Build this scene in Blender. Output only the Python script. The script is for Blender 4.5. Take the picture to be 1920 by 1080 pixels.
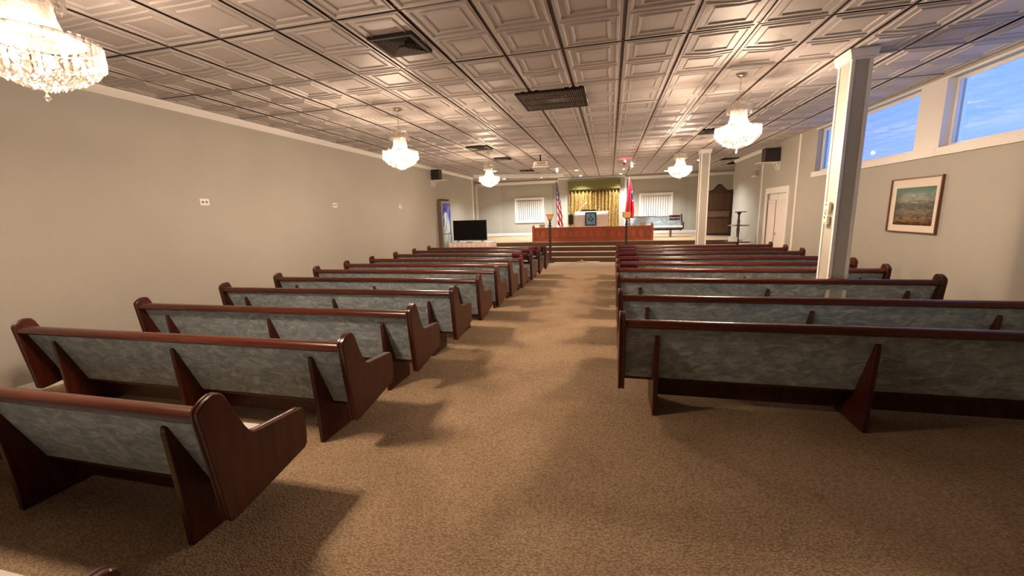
import bpy, bmesh, math, random
from mathutils import Matrix, Vector
random.seed(7)
for o in list(bpy.data.objects):
    bpy.data.objects.remove(o, do_unlink=True)
S = bpy.context.scene
C = S.collection
PI = math.pi

# ------------------------------------------------------------------ camera
CAM_H = 1.74
F_PX, YAW, PITCH, ROLL = 756.23, -.2403, -.1798, -.0302
_f = Vector((math.sin(YAW)*math.cos(PITCH), math.cos(YAW)*math.cos(PITCH), math.sin(PITCH)))
_r = Vector((math.cos(YAW), -math.sin(YAW), 0))
_u = _r.cross(_f)
_x = _r*math.cos(ROLL) + _u*math.sin(ROLL)
_y = -_r*math.sin(ROLL) + _u*math.cos(ROLL)
cd = bpy.data.cameras.new('camera'); cam = bpy.data.objects.new('camera', cd); C.objects.link(cam)
cd.sensor_fit = 'HORIZONTAL'; cd.sensor_width = 36; cd.lens = 36*F_PX/1920
cd.clip_start = .02; cd.clip_end = 200
cam.matrix_world = Matrix(((_x.x, _y.x, -_f.x, 0), (_x.y, _y.y, -_f.y, 0), (_x.z, _y.z, -_f.z, CAM_H), (0, 0, 0, 1)))
S.camera = cam

# ------------------------------------------------------------------ world, daylight, exposure
W = bpy.data.worlds.new('world'); S.world = W; W.use_nodes = True
nt = W.node_tree
bg = nt.nodes['Background']
tc = nt.nodes.new('ShaderNodeTexCoord'); sx = nt.nodes.new('ShaderNodeSeparateXYZ')
rp = nt.nodes.new('ShaderNodeValToRGB')
nt.links.new(tc.outputs['Generated'], sx.inputs[0]); nt.links.new(sx.outputs['Z'], rp.inputs[0])
rp.color_ramp.elements[0].position = 0.0; rp.color_ramp.elements[0].color = (.24, .42, .95, 1)
rp.color_ramp.elements[1].position = .5; rp.color_ramp.elements[1].color = (.10, .27, .85, 1)
nt.links.new(rp.outputs[0], bg.inputs[0]); bg.inputs[1].default_value = 1.0
S.view_settings.view_transform = 'Standard'; S.view_settings.look = 'None'
S.view_settings.exposure = 0.93; S.view_settings.gamma = 1
S.view_settings.use_curve_mapping = False

CHANDELIER_W = 62.0
WARM = (1.0, .74, .54)
STAGE_W = 62.0
STAGE_COL = (1.0, .985, .94)

# ------------------------------------------------------------------ materials
MATS = {}
def newmat(name):
    m = bpy.data.materials.new(name); m.use_nodes = True
    MATS[name] = m
    return m, m.node_tree, m.node_tree.nodes['Principled BSDF']
def mat(name, col, rough=.5, metal=0, spec=.5, noise=0, nscale=8, bump=0, bscale=60, coat=0, emit=None, es=0):
    m, t, b = newmat(name)
    b.inputs['Base Color'].default_value = (*col, 1)
    b.inputs['Roughness'].default_value = rough; b.inputs['Metallic'].default_value = metal
    b.inputs['Specular IOR Level'].default_value = spec; b.inputs['Coat Weight'].default_value = coat
    if emit:
        b.inputs['Emission Color'].default_value = (*emit, 1); b.inputs['Emission Strength'].default_value = es
    if noise or bump:
        c = t.nodes.new('ShaderNodeTexCoord')
        if noise:
            n = t.nodes.new('ShaderNodeTexNoise'); n.inputs['Scale'].default_value = nscale; n.inputs['Detail'].default_value = 4
            t.links.new(c.outputs['Object'], n.inputs['Vector'])
            r = t.nodes.new('ShaderNodeValToRGB')
            r.color_ramp.elements[0].position = .3; r.color_ramp.elements[1].position = .7
            r.color_ramp.elements[0].color = (*[v*(1-noise) for v in col], 1)
            r.color_ramp.elements[1].color = (*[min(1, v*(1+noise)) for v in col], 1)
            t.links.new(n.outputs['Fac'], r.inputs[0]); t.links.new(r.outputs[0], b.inputs['Base Color'])
        if bump:
            n = t.nodes.new('ShaderNodeTexNoise'); n.inputs['Scale'].default_value = bscale; n.inputs['Detail'].default_value = 3
            t.links.new(c.outputs['Object'], n.inputs['Vector'])
            bp = t.nodes.new('ShaderNodeBump'); bp.inputs['Strength'].default_value = bump; bp.inputs['Distance'].default_value = .01
            t.links.new(n.outputs['Fac'], bp.inputs['Height']); t.links.new(bp.outputs[0], b.inputs['Normal'])
    return m
def ramp(t, stops):
    r = t.nodes.new('ShaderNodeValToRGB'); e = r.color_ramp.elements
    while len(e) < len(stops): e.new(.5)
    for i, (p, c) in enumerate(stops):
        e[i].position = p; e[i].color = (*c, 1)
    return r

wall_m = mat('painted_wall', (.43, .415, .36), .55, noise=.03, nscale=1.3, bump=.12, bscale=25)
trim_m = mat('painted_trim', (.84, .82, .78), .4)
white_m = mat('white_paint', (.86, .85, .83), .35)
gridm = mat('ceiling_tee', (.10, .06, .05), .5)
plenum_m = mat('ceiling_backing', (.05, .035, .03), .8)
tile_m = mat('pressed_ceiling_tile', (.47, .43, .41), .52, spec=.40, noise=.02, nscale=2)
ventm = mat('vent_bronze', (.025, .016, .013), .7, spec=.15)
vent_edge = mat('vent_blade', (.075, .055, .046), .55, spec=.3)
blade_m = mat('diffuser_blade', (.17, .14, .12), .3)
slat_m = mat('grille_slat', (.26, .20, .175), .5, spec=.3)
black_m = mat('black_plastic', (.012, .012, .013), .35)
screen_m = mat('dark_screen', (.003, .003, .004), .4, spec=.15)
spk_m = mat('speaker_grille', (.022, .017, .015), .7, noise=.3, nscale=40)
dwood = mat('dark_turned_wood', (.035, .012, .009), .3, coat=.3, noise=.3, nscale=12)
brass = mat('brass', (.45, .30, .12), .3, metal=1)
nickel = mat('brushed_nickel', (.42, .36, .30), .3, metal=1)
amber = mat('amber_glass', (.85, .52, .22), .3)
maroon = mat('maroon_cloth', (.075, .003, .010), .8, noise=.2)
stepm = mat('step_carpet', (.105, .05, .032), .95, noise=.15, nscale=30, bump=.4, bscale=300)
drape_w = mat('white_linen', (.72, .66, .62), .85, noise=.05, nscale=6)
pinkcloth = mat('pale_tablecloth', (.66, .55, .52), .85, noise=.06, nscale=5)
tanwood = mat('tan_wood', (.45, .28, .18), .5, noise=.2, nscale=20)
valance_m = mat('olive_velvet', (.15, .14, .035), .75, noise=.12, nscale=6)
boardwood = mat('board_walnut', (.075, .03, .018), .35, coat=.2, noise=.3, nscale=10)
platem = mat('bronze_plate', (.15, .075, .042), .4)
bandm = mat('pale_oak_band', (.25, .15, .11), .45, noise=.15, nscale=14)
goldside = mat('gilt_side', (.55, .40, .17), .45)
switch_m = mat('ivory_plastic', (.72, .64, .54), .4)
slot_m = mat('outlet_slot', (.20, .17, .14), .5)
paper = mat('mat_board', (.80, .72, .62), .8)
framewood = mat('picture_frame_wood', (.16, .07, .035), .35)
bulb_m = mat('bulb_glow', (1, .9, .75), .3, emit=(1, .88, .70), es=12)
down_m = mat('downlight_lens', (1, 1, .95), .4, emit=(1, .95, .84), es=14)
redled = mat('red_lamp', (1, .05, .08), .4, emit=(1, .05, .09), es=10)
greenery = mat('garland_green', (.05, .06, .02), .9)
seatfab = mat('pale_seat_fabric', (.62, .58, .56), .9, noise=.08, nscale=14)
curt_m = mat('sheer_curtain', (.80, .74, .72), .9)
asphalt_w = mat('blind_white', (.85, .84, .82), .6)
soot = mat('shelf_white', (.75, .72, .66), .5)

def wood(name, c0, c1, rough=.28, axis='X'):
    m, t, b = newmat(name)
    c = t.nodes.new('ShaderNodeTexCoord'); mp = t.nodes.new('ShaderNodeMapping')
    mp.inputs['Scale'].default_value = {'X': (1.2, 22, 22), 'Z': (18, 18, 2.2)}[axis]
    n = t.nodes.new('ShaderNodeTexNoise'); n.inputs['Scale'].default_value = 1.6; n.inputs['Detail'].default_value = 6
    n.inputs['Distortion'].default_value = .6
    t.links.new(c.outputs['Object'], mp.inputs[0]); t.links.new(mp.outputs[0], n.inputs['Vector'])
    r = ramp(t, [(.3, c0), (.72, c1)])
    t.links.new(n.outputs['Fac'], r.inputs[0]); t.links.new(r.outputs[0], b.inputs['Base Color'])
    b.inputs['Roughness'].default_value = rough; b.inputs['Coat Weight'].default_value = .15; b.inputs['Coat Roughness'].default_value = .15; b.inputs['Specular IOR Level'].default_value = .4
    return m
mahog = wood('mahogany_stain', (.034, .0055, .0025), (.088, .0145, .006), .36, axis='Z')
mahog_rail = wood('mahogany_rail', (.048, .009, .0045), (.105, .022, .010), .27)
cherry = wood('cherry_rail_wood', (.25, .048, .016), (.42, .095, .03), .35, 'Z')

def fabric():
    m, t, b = newmat('crushed_grey_velvet')
    c = t.nodes.new('ShaderNodeTexCoord'); oi = t.nodes.new('ShaderNodeObjectInfo')
    ad = t.nodes.new('ShaderNodeVectorMath'); ad.operation = 'ADD'
    cx = t.nodes.new('ShaderNodeCombineXYZ'); mu = t.nodes.new('ShaderNodeMath'); mu.operation = 'MULTIPLY'; mu.inputs[1].default_value = 37
    t.links.new(oi.outputs['Random'], mu.inputs[0]); t.links.new(mu.outputs[0], cx.inputs[0]); t.links.new(mu.outputs[0], cx.inputs[2])
    t.links.new(c.outputs['Object'], ad.inputs[0]); t.links.new(cx.outputs[0], ad.inputs[1])
    mp = t.nodes.new('ShaderNodeMapping'); mp.inputs['Scale'].default_value = (1, 1, 2.0)
    t.links.new(ad.outputs[0], mp.inputs[0])
    n = t.nodes.new('ShaderNodeTexNoise'); n.inputs['Scale'].default_value = 7.5; n.inputs['Detail'].default_value = 9; n.inputs['Distortion'].default_value = 1.1; n.inputs['Roughness'].default_value = .68
    t.links.new(mp.outputs[0], n.inputs['Vector'])
    r = ramp(t, [(.34, (.19, .235, .262)), (.5, (.31, .375, .41)), (.63, (.50, .58, .61))])
    t.links.new(n.outputs['Fac'], r.inputs[0]); t.links.new(r.outputs[0], b.inputs['Base Color'])
    b.inputs['Roughness'].default_value = .8; b.inputs['Sheen Weight'].default_value = .25; b.inputs['Sheen Roughness'].default_value = .4
    bp = t.nodes.new('ShaderNodeBump'); bp.inputs['Strength'].default_value = .15; bp.inputs['Distance'].default_value = .01
    t.links.new(n.outputs['Fac'], bp.inputs['Height']); t.links.new(bp.outputs[0], b.inputs['Normal'])
    return m
velvet = fabric()

def carpet():
    m, t, b = newmat('loop_pile_carpet')
    c = t.nodes.new('ShaderNodeTexCoord')
    big = t.nodes.new('ShaderNodeTexNoise'); big.inputs['Scale'].default_value = 1.1; big.inputs['Detail'].default_value = 5; big.inputs['Distortion'].default_value = .8
    t.links.new(c.outputs['Object'], big.inputs['Vector'])
    mp = t.nodes.new('ShaderNodeMapping'); mp.inputs['Scale'].default_value = (62, 100, 1)
    t.links.new(c.outputs['Object'], mp.inputs[0])
    fine = t.nodes.new('ShaderNodeTexVoronoi'); fine.inputs['Scale'].default_value = 1.0
    t.links.new(mp.outputs[0], fine.inputs['Vector'])
    wv = t.nodes.new('ShaderNodeTexWave'); wv.bands_direction = 'Y'; wv.inputs['Scale'].default_value = 36; wv.inputs['Distortion'].default_value = 1.2; wv.inputs['Detail'].default_value = 2; wv.inputs['Detail Scale'].default_value = 3
    t.links.new(c.outputs['Object'], wv.inputs['Vector'])
    r1 = ramp(t, [(.25, (.37, .265, .17)), (.52, (.46, .34, .222)), (.75, (.53, .40, .27))])
    t.links.new(big.outputs['Fac'], r1.inputs[0])
    r2 = ramp(t, [(.0, (1.28, 1.28, 1.28)), (.75, (.55, .53, .50))])
    t.links.new(fine.outputs['Distance'], r2.inputs[0])
    mx = t.nodes.new('ShaderNodeMix'); mx.data_type = 'RGBA'; mx.blend_type = 'MULTIPLY'; mx.inputs['Factor'].default_value = .85
    t.links.new(r1.outputs[0], mx.inputs['A']); t.links.new(r2.outputs[0], mx.inputs['B'])
    r3 = ramp(t, [(.0, (.72, .70, .68)), (.6, (1.12, 1.12, 1.12))])
    t.links.new(wv.outputs['Fac'], r3.inputs[0])
    mx2 = t.nodes.new('ShaderNodeMix'); mx2.data_type = 'RGBA'; mx2.blend_type = 'MULTIPLY'; mx2.inputs['Factor'].default_value = .7
    t.links.new(mx.outputs['Result'], mx2.inputs['A']); t.links.new(r3.outputs[0], mx2.inputs['B'])
    # dark worn stains
    sp = t.nodes.new('ShaderNodeTexNoise'); sp.inputs['Scale'].default_value = 3.3; sp.inputs['Detail'].default_value = 3
    t.links.new(c.outputs['Object'], sp.inputs['Vector'])
    r4 = ramp(t, [(.22, (.70, .66, .62)), (.33, (1, 1, 1))])
    t.links.new(sp.outputs['Fac'], r4.inputs[0])
    mx3 = t.nodes.new('ShaderNodeMix'); mx3.data_type = 'RGBA'; mx3.blend_type = 'MULTIPLY'; mx3.inputs['Factor'].default_value = .9
    t.links.new(mx2.outputs['Result'], mx3.inputs['A']); t.links.new(r4.outputs[0], mx3.inputs['B'])
    t.links.new(mx3.outputs['Result'], b.inputs['Base Color'])
    b.inputs['Roughness'].default_value = .95; b.inputs['Specular IOR Level'].default_value = .1
    bp = t.nodes.new('ShaderNodeBump'); bp.inputs['Strength'].default_value = .5; bp.inputs['Distance'].default_value = .01; bp.invert = True
    t.links.new(fine.outputs['Distance'], bp.inputs['Height']); t.links.new(bp.outputs[0], b.inputs['Normal'])
    return m
carpet_m = carpet()

def crystal(name, tl, mn):
    m, t, b = newmat(name)
    out = t.nodes['Material Output']
    tr = t.nodes.new('ShaderNodeBsdfTransparent'); tr.inputs[0].default_value = (1, .98, .95, 1)
    gl = t.nodes.new('ShaderNodeBsdfGlossy'); gl.inputs['Roughness'].default_value = .05
    df = t.nodes.new('ShaderNodeBsdfTranslucent'); df.inputs[0].default_value = (1, .97, .92, 1)
    m1 = t.nodes.new('ShaderNodeMixShader'); m1.inputs[0].default_value = tl
    t.links.new(gl.outputs[0], m1.inputs[1]); t.links.new(df.outputs[0], m1.inputs[2])
    lw = t.nodes.new('ShaderNodeLayerWeight'); lw.inputs['Blend'].default_value = .35
    mr = t.nodes.new('ShaderNodeMapRange'); mr.inputs['To Min'].default_value = mn; mr.inputs['To Max'].default_value = .75
    t.links.new(lw.outputs['Facing'], mr.inputs['Value'])
    m2 = t.nodes.new('ShaderNodeMixShader'); t.links.new(mr.outputs[0], m2.inputs[0])
    t.links.new(tr.outputs[0], m2.inputs[1]); t.links.new(m1.outputs[0], m2.inputs[2])
    t.links.new(m2.outputs[0], out.inputs['Surface'])
    return m
crystal_m = crystal('cut_crystal', .008, .11)
prism_m = crystal('crystal_bar', .02, .34)
crown_m = crystal('crown_crystal_bar', .10, .34)
def glass():
    m, t, b = newmat('window_glass')
    out = t.nodes['Material Output']
    tr = t.nodes.new('ShaderNodeBsdfTransparent'); gl = t.nodes.new('ShaderNodeBsdfGlossy'); gl.inputs['Roughness'].default_value = .02
    lw = t.nodes.new('ShaderNodeLayerWeight'); lw.inputs['Blend'].default_value = .5
    pw_ = t.nodes.new('ShaderNodeMath'); pw_.operation = 'POWER'; pw_.inputs[1].default_value = 3.0; t.links.new(lw.outputs['Facing'], pw_.inputs[0])
    fr = t.nodes.new('ShaderNodeMapRange'); fr.inputs['To Min'].default_value = .08; fr.inputs['To Max'].default_value = 1.0; t.links.new(pw_.outputs[0], fr.inputs['Value'])
    mx = t.nodes.new('ShaderNodeMixShader')
    t.links.new(fr.outputs[0], mx.inputs[0]); t.links.new(tr.outputs[0], mx.inputs[1]); t.links.new(gl.outputs[0], mx.inputs[2])
    t.links.new(mx.outputs[0], out.inputs['Surface'])
    return m
glass_m = glass()

def uvramp(name, build, rough=.8):
    m, t, b = newmat(name)
    uv = t.nodes.new('ShaderNodeUVMap')
    col = build(t, uv)
    t.links.new(col, b.inputs['Base Color']); b.inputs['Roughness'].default_value = rough
    return m
def mixrgb(t, fac, a, bb):
    n = t.nodes.new('ShaderNodeMix'); n.data_type = 'RGBA'
    for k, v in (('Factor', fac), ('A', a), ('B', bb)):
        if isinstance(v, (tuple, float, int)): n.inputs[k].default_value = (*v, 1) if isinstance(v, tuple) else v
        else: t.links.new(v, n.inputs[k])
    return n.outputs['Result']
def mth(t, op, a, bb=None):
    n = t.nodes.new('ShaderNodeMath'); n.operation = op
    for i, v in enumerate((a, bb)):
        if v is None: continue
        if isinstance(v, (float, int)): n.inputs[i].default_value = v
        else: t.links.new(v, n.inputs[i])
    return n.outputs[0]

# ------------------------------------------------------------------ mesh helpers
class MB:
    def __init__(s): s.v = []; s.f = []; s.uv = {}
    def add(s, vs, fs):
        o = len(s.v); s.v += [tuple(v) for v in vs]; s.f += [tuple(i+o for i in f) for f in fs]; return s
    def box(s, x0, x1, y0, y1, z0, z1):
        return s.add([(x, y, z) for z in (z0, z1) for y in (y0, y1) for x in (x0, x1)],
                     [(0, 2, 3, 1), (4, 5, 7, 6), (0, 1, 5, 4), (2, 6, 7, 3), (0, 4, 6, 2), (1, 3, 7, 5)])
    def prism(s, pts, a0, a1, axis='x'):
        n = len(pts)
        def P(a, p): return {'x': (a, p[0], p[1]), 'y': (p[0], a, p[1]), 'z': (p[0], p[1], a)}[axis]
        vs = [P(a0, p) for p in pts] + [P(a1, p) for p in pts]
        fs = [tuple(range(n))[::-1], tuple(range(n, 2*n))] + [(i, (i+1) % n, n+(i+1) % n, n+i) for i in range(n)]
        return s.add(vs, fs)
    def lathe(s, prof, n=24, c=(0, 0, 0)):
        vs = []; fs = []
        for r, z in prof:
            for k in range(n):
                a = 2*PI*k/n; vs.append((c[0]+r*math.cos(a), c[1]+r*math.sin(a), c[2]+z))
        for i in range(len(prof)-1):
            for k in range(n):
                k2 = (k+1) % n; fs.append((i*n+k, i*n+k2, (i+1)*n+k2, (i+1)*n+k))
        fs.append(tuple(range(n))[::-1]); m = (len(prof)-1)*n; fs.append(tuple(range(m, m+n)))
        return s.add(vs, fs)
    def tube(s, p0, p1, r, n=8, r1=None):
        p0 = Vector(p0); p1 = Vector(p1); d = (p1-p0).normalized()
        a = d.orthogonal().normalized(); b = d.cross(a); r1 = r if r1 is None else r1
        vs = [p0+(a*math.cos(2*PI*k/n)+b*math.sin(2*PI*k/n))*r for k in range(n)] + [p1+(a*math.cos(2*PI*k/n)+b*math.sin(2*PI*k/n))*r1 for k in range(n)]
        return s.add(vs, [tuple(range(n))[::-1], tuple(range(n, 2*n))] + [(k, (k+1) % n, n+(k+1) % n, n+k) for k in range(n)])
    def mesh(s, name, m, bevel=0, smooth=False, seg=2):
        me = bpy.data.meshes.new(name); me.from_pydata(s.v, [], s.f); me.update()
        bm = bmesh.new(); bm.from_mesh(me)
        bmesh.ops.recalc_face_normals(bm, faces=bm.faces)
        if bevel:
            bmesh.ops.bevel(bm, geom=[e for e in bm.edges if len(e.link_faces) == 2 and e.calc_face_angle(0) > .5], offset=bevel, segments=seg, affect='EDGES', profile=.6)
        bm.to_mesh(me); bm.free()
        if smooth:
            for p in me.polygons: p.use_smooth = True
            if smooth != True: me.set_sharp_from_angle(angle=smooth)
        me.materials.append(m)
        return me
    def build(s, name, m, parent=None, loc=(0, 0, 0), rz=0, bevel=0, smooth=False, seg=2):
        return obj(name, s.mesh(name, m, bevel, smooth, seg), parent, loc, rz)
def obj(name, me, parent=None, loc=(0, 0, 0), rz=0):
    o = bpy.data.objects.new(name, me); C.objects.link(o)
    o.location = loc; o.rotation_euler = (0, 0, rz)
    if parent: o.parent = parent
    return o
def thing(name, label, cat, loc=(0, 0, 0), rz=0, group=None):
    o = bpy.data.objects.new(name, None); C.objects.link(o); o.location = loc; o.rotation_euler = (0, 0, rz)
    o.empty_display_size = .1
    return tag(o, label, cat, group)
def tag(o, label, cat, group=None):
    o['label'] = label; o['category'] = cat
    if group: o['group'] = group
    return o
def struct(o, label=None):
    o['kind'] = 'structure'
    if label: o['label'] = label; 
    return o
def copy_tree(root, parent=None):
    c = root.copy(); C.objects.link(c); c.parent = parent
    for ch in list(root.children): copy_tree(ch, c)
    return c
def cloth(name, fn, nu, nv, m, parent=None, loc=(0, 0, 0), rz=0, thick=.004):
    vs = []; fs = []; uvs = []
    for j in range(nv+1):
        for i in range(nu+1):
            vs.append(fn(i/nu, j/nv)); uvs.append((i/nu, j/nv))
    for j in range(nv):
        for i in range(nu):
            a = j*(nu+1)+i; fs.append((a, a+1, a+nu+2, a+nu+1))
    me = bpy.data.meshes.new(name); me.from_pydata(vs, [], fs); me.update()
    ul = me.uv_layers.new(name='UVMap')
    for l in me.loops: ul.data[l.index].uv = uvs[l.vertex_index]
    for p in me.polygons: p.use_smooth = True
    me.materials.append(m)
    o = obj(name, me, parent, loc, rz)
    if thick:
        md = o.modifiers.new('thickness', 'SOLIDIFY'); md.thickness = thick; md.offset = 0
    return o
def text(name, s, size, m, parent, loc, rot, depth=.002):
    cu = bpy.data.curves.new(name, 'FONT'); cu.body = s; cu.size = size; cu.extrude = depth; cu.align_x = 'CENTER'; cu.align_y = 'CENTER'
    tmp = bpy.data.objects.new(name+'_tmp', cu); C.objects.link(tmp)
    bpy.context.view_layer.update()
    me = bpy.data.meshes.new_from_object(tmp.evaluated_get(bpy.context.evaluated_depsgraph_get()))
    bpy.data.objects.remove(tmp, do_unlink=True)
    me.materials.clear(); me.materials.append(m)
    o = obj(name, me, parent, loc); o.rotation_euler = rot
    return o
def ordinal(n): return ['', 'first', 'second', 'third', 'fourth', 'fifth', 'sixth', 'seventh', 'eighth', 'ninth', 'tenth', 'eleventh', 'twelfth'][n]

# ------------------------------------------------------------------ room shell
XL, XR, YB, YE, ZC = -6.05, 4.37, -5.2, 20.4, 3.43
STG = .64
struct(MB().box(XL-.2, XR+.2, YB-.2, 20.95, -.1, 0).box(-7.0, XL-.2, 17.6, 20.95, -.1, 0).box(XR+.2, 5.65, 16.4, 20.95, -.1, 0).build('floor', carpet_m), 'tan brown loop pile carpet floor')
YLW, YRW = 17.8, 16.6
struct(MB().box(XL-.2, XL, YB, 13.6, 0, 3.6).build('wall_left', wall_m))
struct(MB().box(XL-.2, XL, 13.6, YLW, 0, 3.6).build('wall_left_front', wall_m))
struct(MB().box(-7.0, -6.8, YLW-.2, 20.95, 0, 3.6).add(*[[], []]).box(-6.8, XL-.2, YLW-.2, YLW, 0, 3.6).build('wall_left_wing', wall_m))
struct(MB().box(XL-.2, XR+.2, YB-.2, YB, 0, 3.6).build('wall_back', wall_m))
# right wall with clerestory openings and a door recess
WZ0, WZ1 = 2.47, 3.36
WINS = [(3.58, 7.0), (7.48, 10.52)]
DOOR = (11.86, 13.18, 2.10)
YS = 11.33
m = MB().box(XR, XR+.2, YS, DOOR[0], 0, 3.6).box(XR, XR+.2, DOOR[1], YRW, 0, 3.6).box(XR, XR+.2, DOOR[0], DOOR[1], DOOR[2], 3.6)
m.box(XR+.14, XR+.2, DOOR[0], DOOR[1], 0, DOOR[2])
struct(m.build('wall_right_front', wall_m))
m = MB().box(XR, XR+.2, YB, YS, 0, WZ0).box(XR, XR+.2, YB, YS, WZ1, 3.6)
e = YB
for a, b in WINS + [(YS, 0)]:
    m.box(XR, XR+.2, e, a, WZ0, WZ1); e = b
struct(m.build('wall_right', wall_m))
struct(MB().box(5.45, 5.65, YRW-.2, 20.95, 0, 3.6).box(XR+.2, 5.45, YRW-.2, YRW, 0, 3.6).build('wall_right_wing', wall_m))
# far wall behind the stage: centre section and two splayed alcoves
m = MB().box(-2.6, .75, 20.4, 20.95, 0, 3.6)
m.prism([(-6.8, 20.42), (-5.5, 20.75), (-2.85, 20.75), (-2.6, 20.42), (-2.6, 20.95), (-6.8, 20.95)], 0, 3.6, 'z')
m.prism([(.75, 20.42), (1.0, 20.75), (3.55, 20.75), (5.45, 20.42), (5.45, 20.95), (.75, 20.95)], 0, 3.6, 'z')
m.box(-6.8, -2.6, 20.42, 20.95, 3.28, 3.6).box(.75, 5.45, 20.42, 20.95, 3.28, 3.6)
struct(m.build('wall_far', wall_m))
# trims
n = 1
def trim(mb, mm=trim_m, bevel=.004):
    global n
    o = struct(mb.build('trim_%d' % n, mm, bevel=bevel)); n += 1; return o
trim(MB().prism([(XL, 3.33), (XL+.02, 3.33), (XL+.06, 3.40), (XL+.07, 3.425), (XL, 3.425)], YB, YLW, 'y'), bevel=0)
trim(MB().prism([(XR, 3.33), (XR-.02, 3.33), (XR-.06, 3.40), (XR-.07, 3.425), (XR, 3.425)], 13.75, YRW, 'y'), bevel=0)
trim(MB().box(XR-.02, XR, 11.28, 11.38, 0, 3.42)); trim(MB().box(XR-.02, XR, 13.68, 13.78, 0, 3.42))
trim(MB().box(-6.78, -2.5, 20.36, 20.43, 3.21, 3.34), white_m); trim(MB().box(-6.79, -6.69, 20.36, 20.43, STG, 3.24), white_m)
trim(MB().box(-2.6, -2.5, 20.36, 20.43, STG, 3.24), white_m)
trim(MB().box(.65, 5.44, 20.36, 20.43, 3.21, 3.34), white_m); trim(MB().box(.65, .75, 20.36, 20.43, STG, 3.24), white_m)
trim(MB().box(5.34, 5.44, 20.36, 20.43, STG, 3.24), white_m)
trim(MB().box(-2.5, .65, 20.33, 20.4, 3.34, 3.42), trim_m)
trim(MB().box(XL, XL+.015, YLW-.1, YLW+.005, 0, 3.33), trim_m)
trim(MB().box(XR-.035, XR, 7.02, 10.6, WZ0-.11, WZ0)); trim(MB().box(XR-.035, XR, 3.5, 7.02, WZ0-.11, WZ0))
trim(MB().box(XR-.01, XR, 3.5, 10.6, WZ1, WZ1+.03))
for a_, b_ in ((7.0, 7.48),): trim(MB().box(XR-.008, XR+.1, a_-.001, b_+.001, WZ0, WZ1), bevel=0)
struct(MB().box(XL, XL+.016, YB, 14.55, 0, .11).build('baseboard_left', white_m, bevel=.004))
struct(MB().box(XR-.016, XR, YB, 11.7, 0, .11).build('baseboard_right', white_m, bevel=.004))
struct(MB().box(-5.5, -2.85, 20.735, 20.75, STG, STG+.14).build('baseboard_far_alcove', white_m))
struct(MB().prism([(-6.78, 20.40), (-5.5, 20.73), (-5.5, 20.75), (-6.8, 20.42)], STG, STG+.14, 'z').build('baseboard_far_splay', white_m))
struct(MB().box(1.0, 3.55, 20.735, 20.75, STG, STG+.14).build('baseboard_far_bench', white_m))
struct(MB().prism([(3.55, 20.73), (5.43, 20.40), (5.45, 20.42), (3.55, 20.75)], STG, STG+.14, 'z').build('baseboard_far_board', white_m))

# clerestory windows
for k, (a, b) in enumerate(WINS):
    fr = MB()
    x0, x1 = XR+.10, XR+.14; w = .045
    fr.box(x0, x1, a, b, WZ0, WZ0+w).box(x0, x1, a, b, WZ1-w, WZ1).box(x0, x1, a, a+w, WZ0+w, WZ1-w).box(x0, x1, b-w, b, WZ0+w, WZ1-w)
    o = struct(fr.build('window_%d' % (k+1), white_m, bevel=.003), 'long clerestory window frame under the ceiling')
    MB().box(XR+.115, XR+.121, a+w, b-w, WZ0+w, WZ1-w).build('pane', glass_m, o)


# door with sheer curtains
d = struct(MB().box(XR+.06, XR+.10, DOOR[0], DOOR[1], 0, DOOR[2]).build('door_1', white_m), 'white door with sheer curtains below the shelf loudspeaker')
cs = MB().box(XR-.025, XR+.02, DOOR[0]-.14, DOOR[0], 0, DOOR[2]+.16).box(XR-.025, XR+.02, DOOR[1], DOOR[1]+.14, 0, DOOR[2]+.16).box(XR-.025, XR+.02, DOOR[0], DOOR[1], DOOR[2], DOOR[2]+.16)
cs.build('casing', trim_m, d, bevel=.006)
mid = 12.62
MB().box(XR+.045, XR+.06, mid-.02, mid+.02, 0, DOOR[2]).build('meeting_stile', trim_m, d)
for z in (.55, 1.05, 1.55):
    MB().box(XR+.045, XR+.06, DOOR[0], DOOR[1], z, z+.04).build('muntin', trim_m, d)
MB().tube((XR+.035, DOOR[0]+.02, 1.93), (XR+.035, DOOR[1]-.02, 1.93), .012).build('curtain_rod', white_m, d)
for a, b in ((DOOR[0]+.03, mid-.03), (mid+.03, DOOR[1]-.03)):
    cloth('sheer_curtain', lambda u, v, a=a, b=b: (XR+.03+.012*math.sin(u*38), a+(b-a)*u, 1.92-1.75*v), 40, 3, curt_m, d, thick=.002)
MB().lathe([(.0, -.012), (.03, -.01), (.03, .0), (.012, .03), (.02, .04), (.0, .05)], 12).build('knob', nickel, d, (XR+.03, mid-.12, 1.0))

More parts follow.
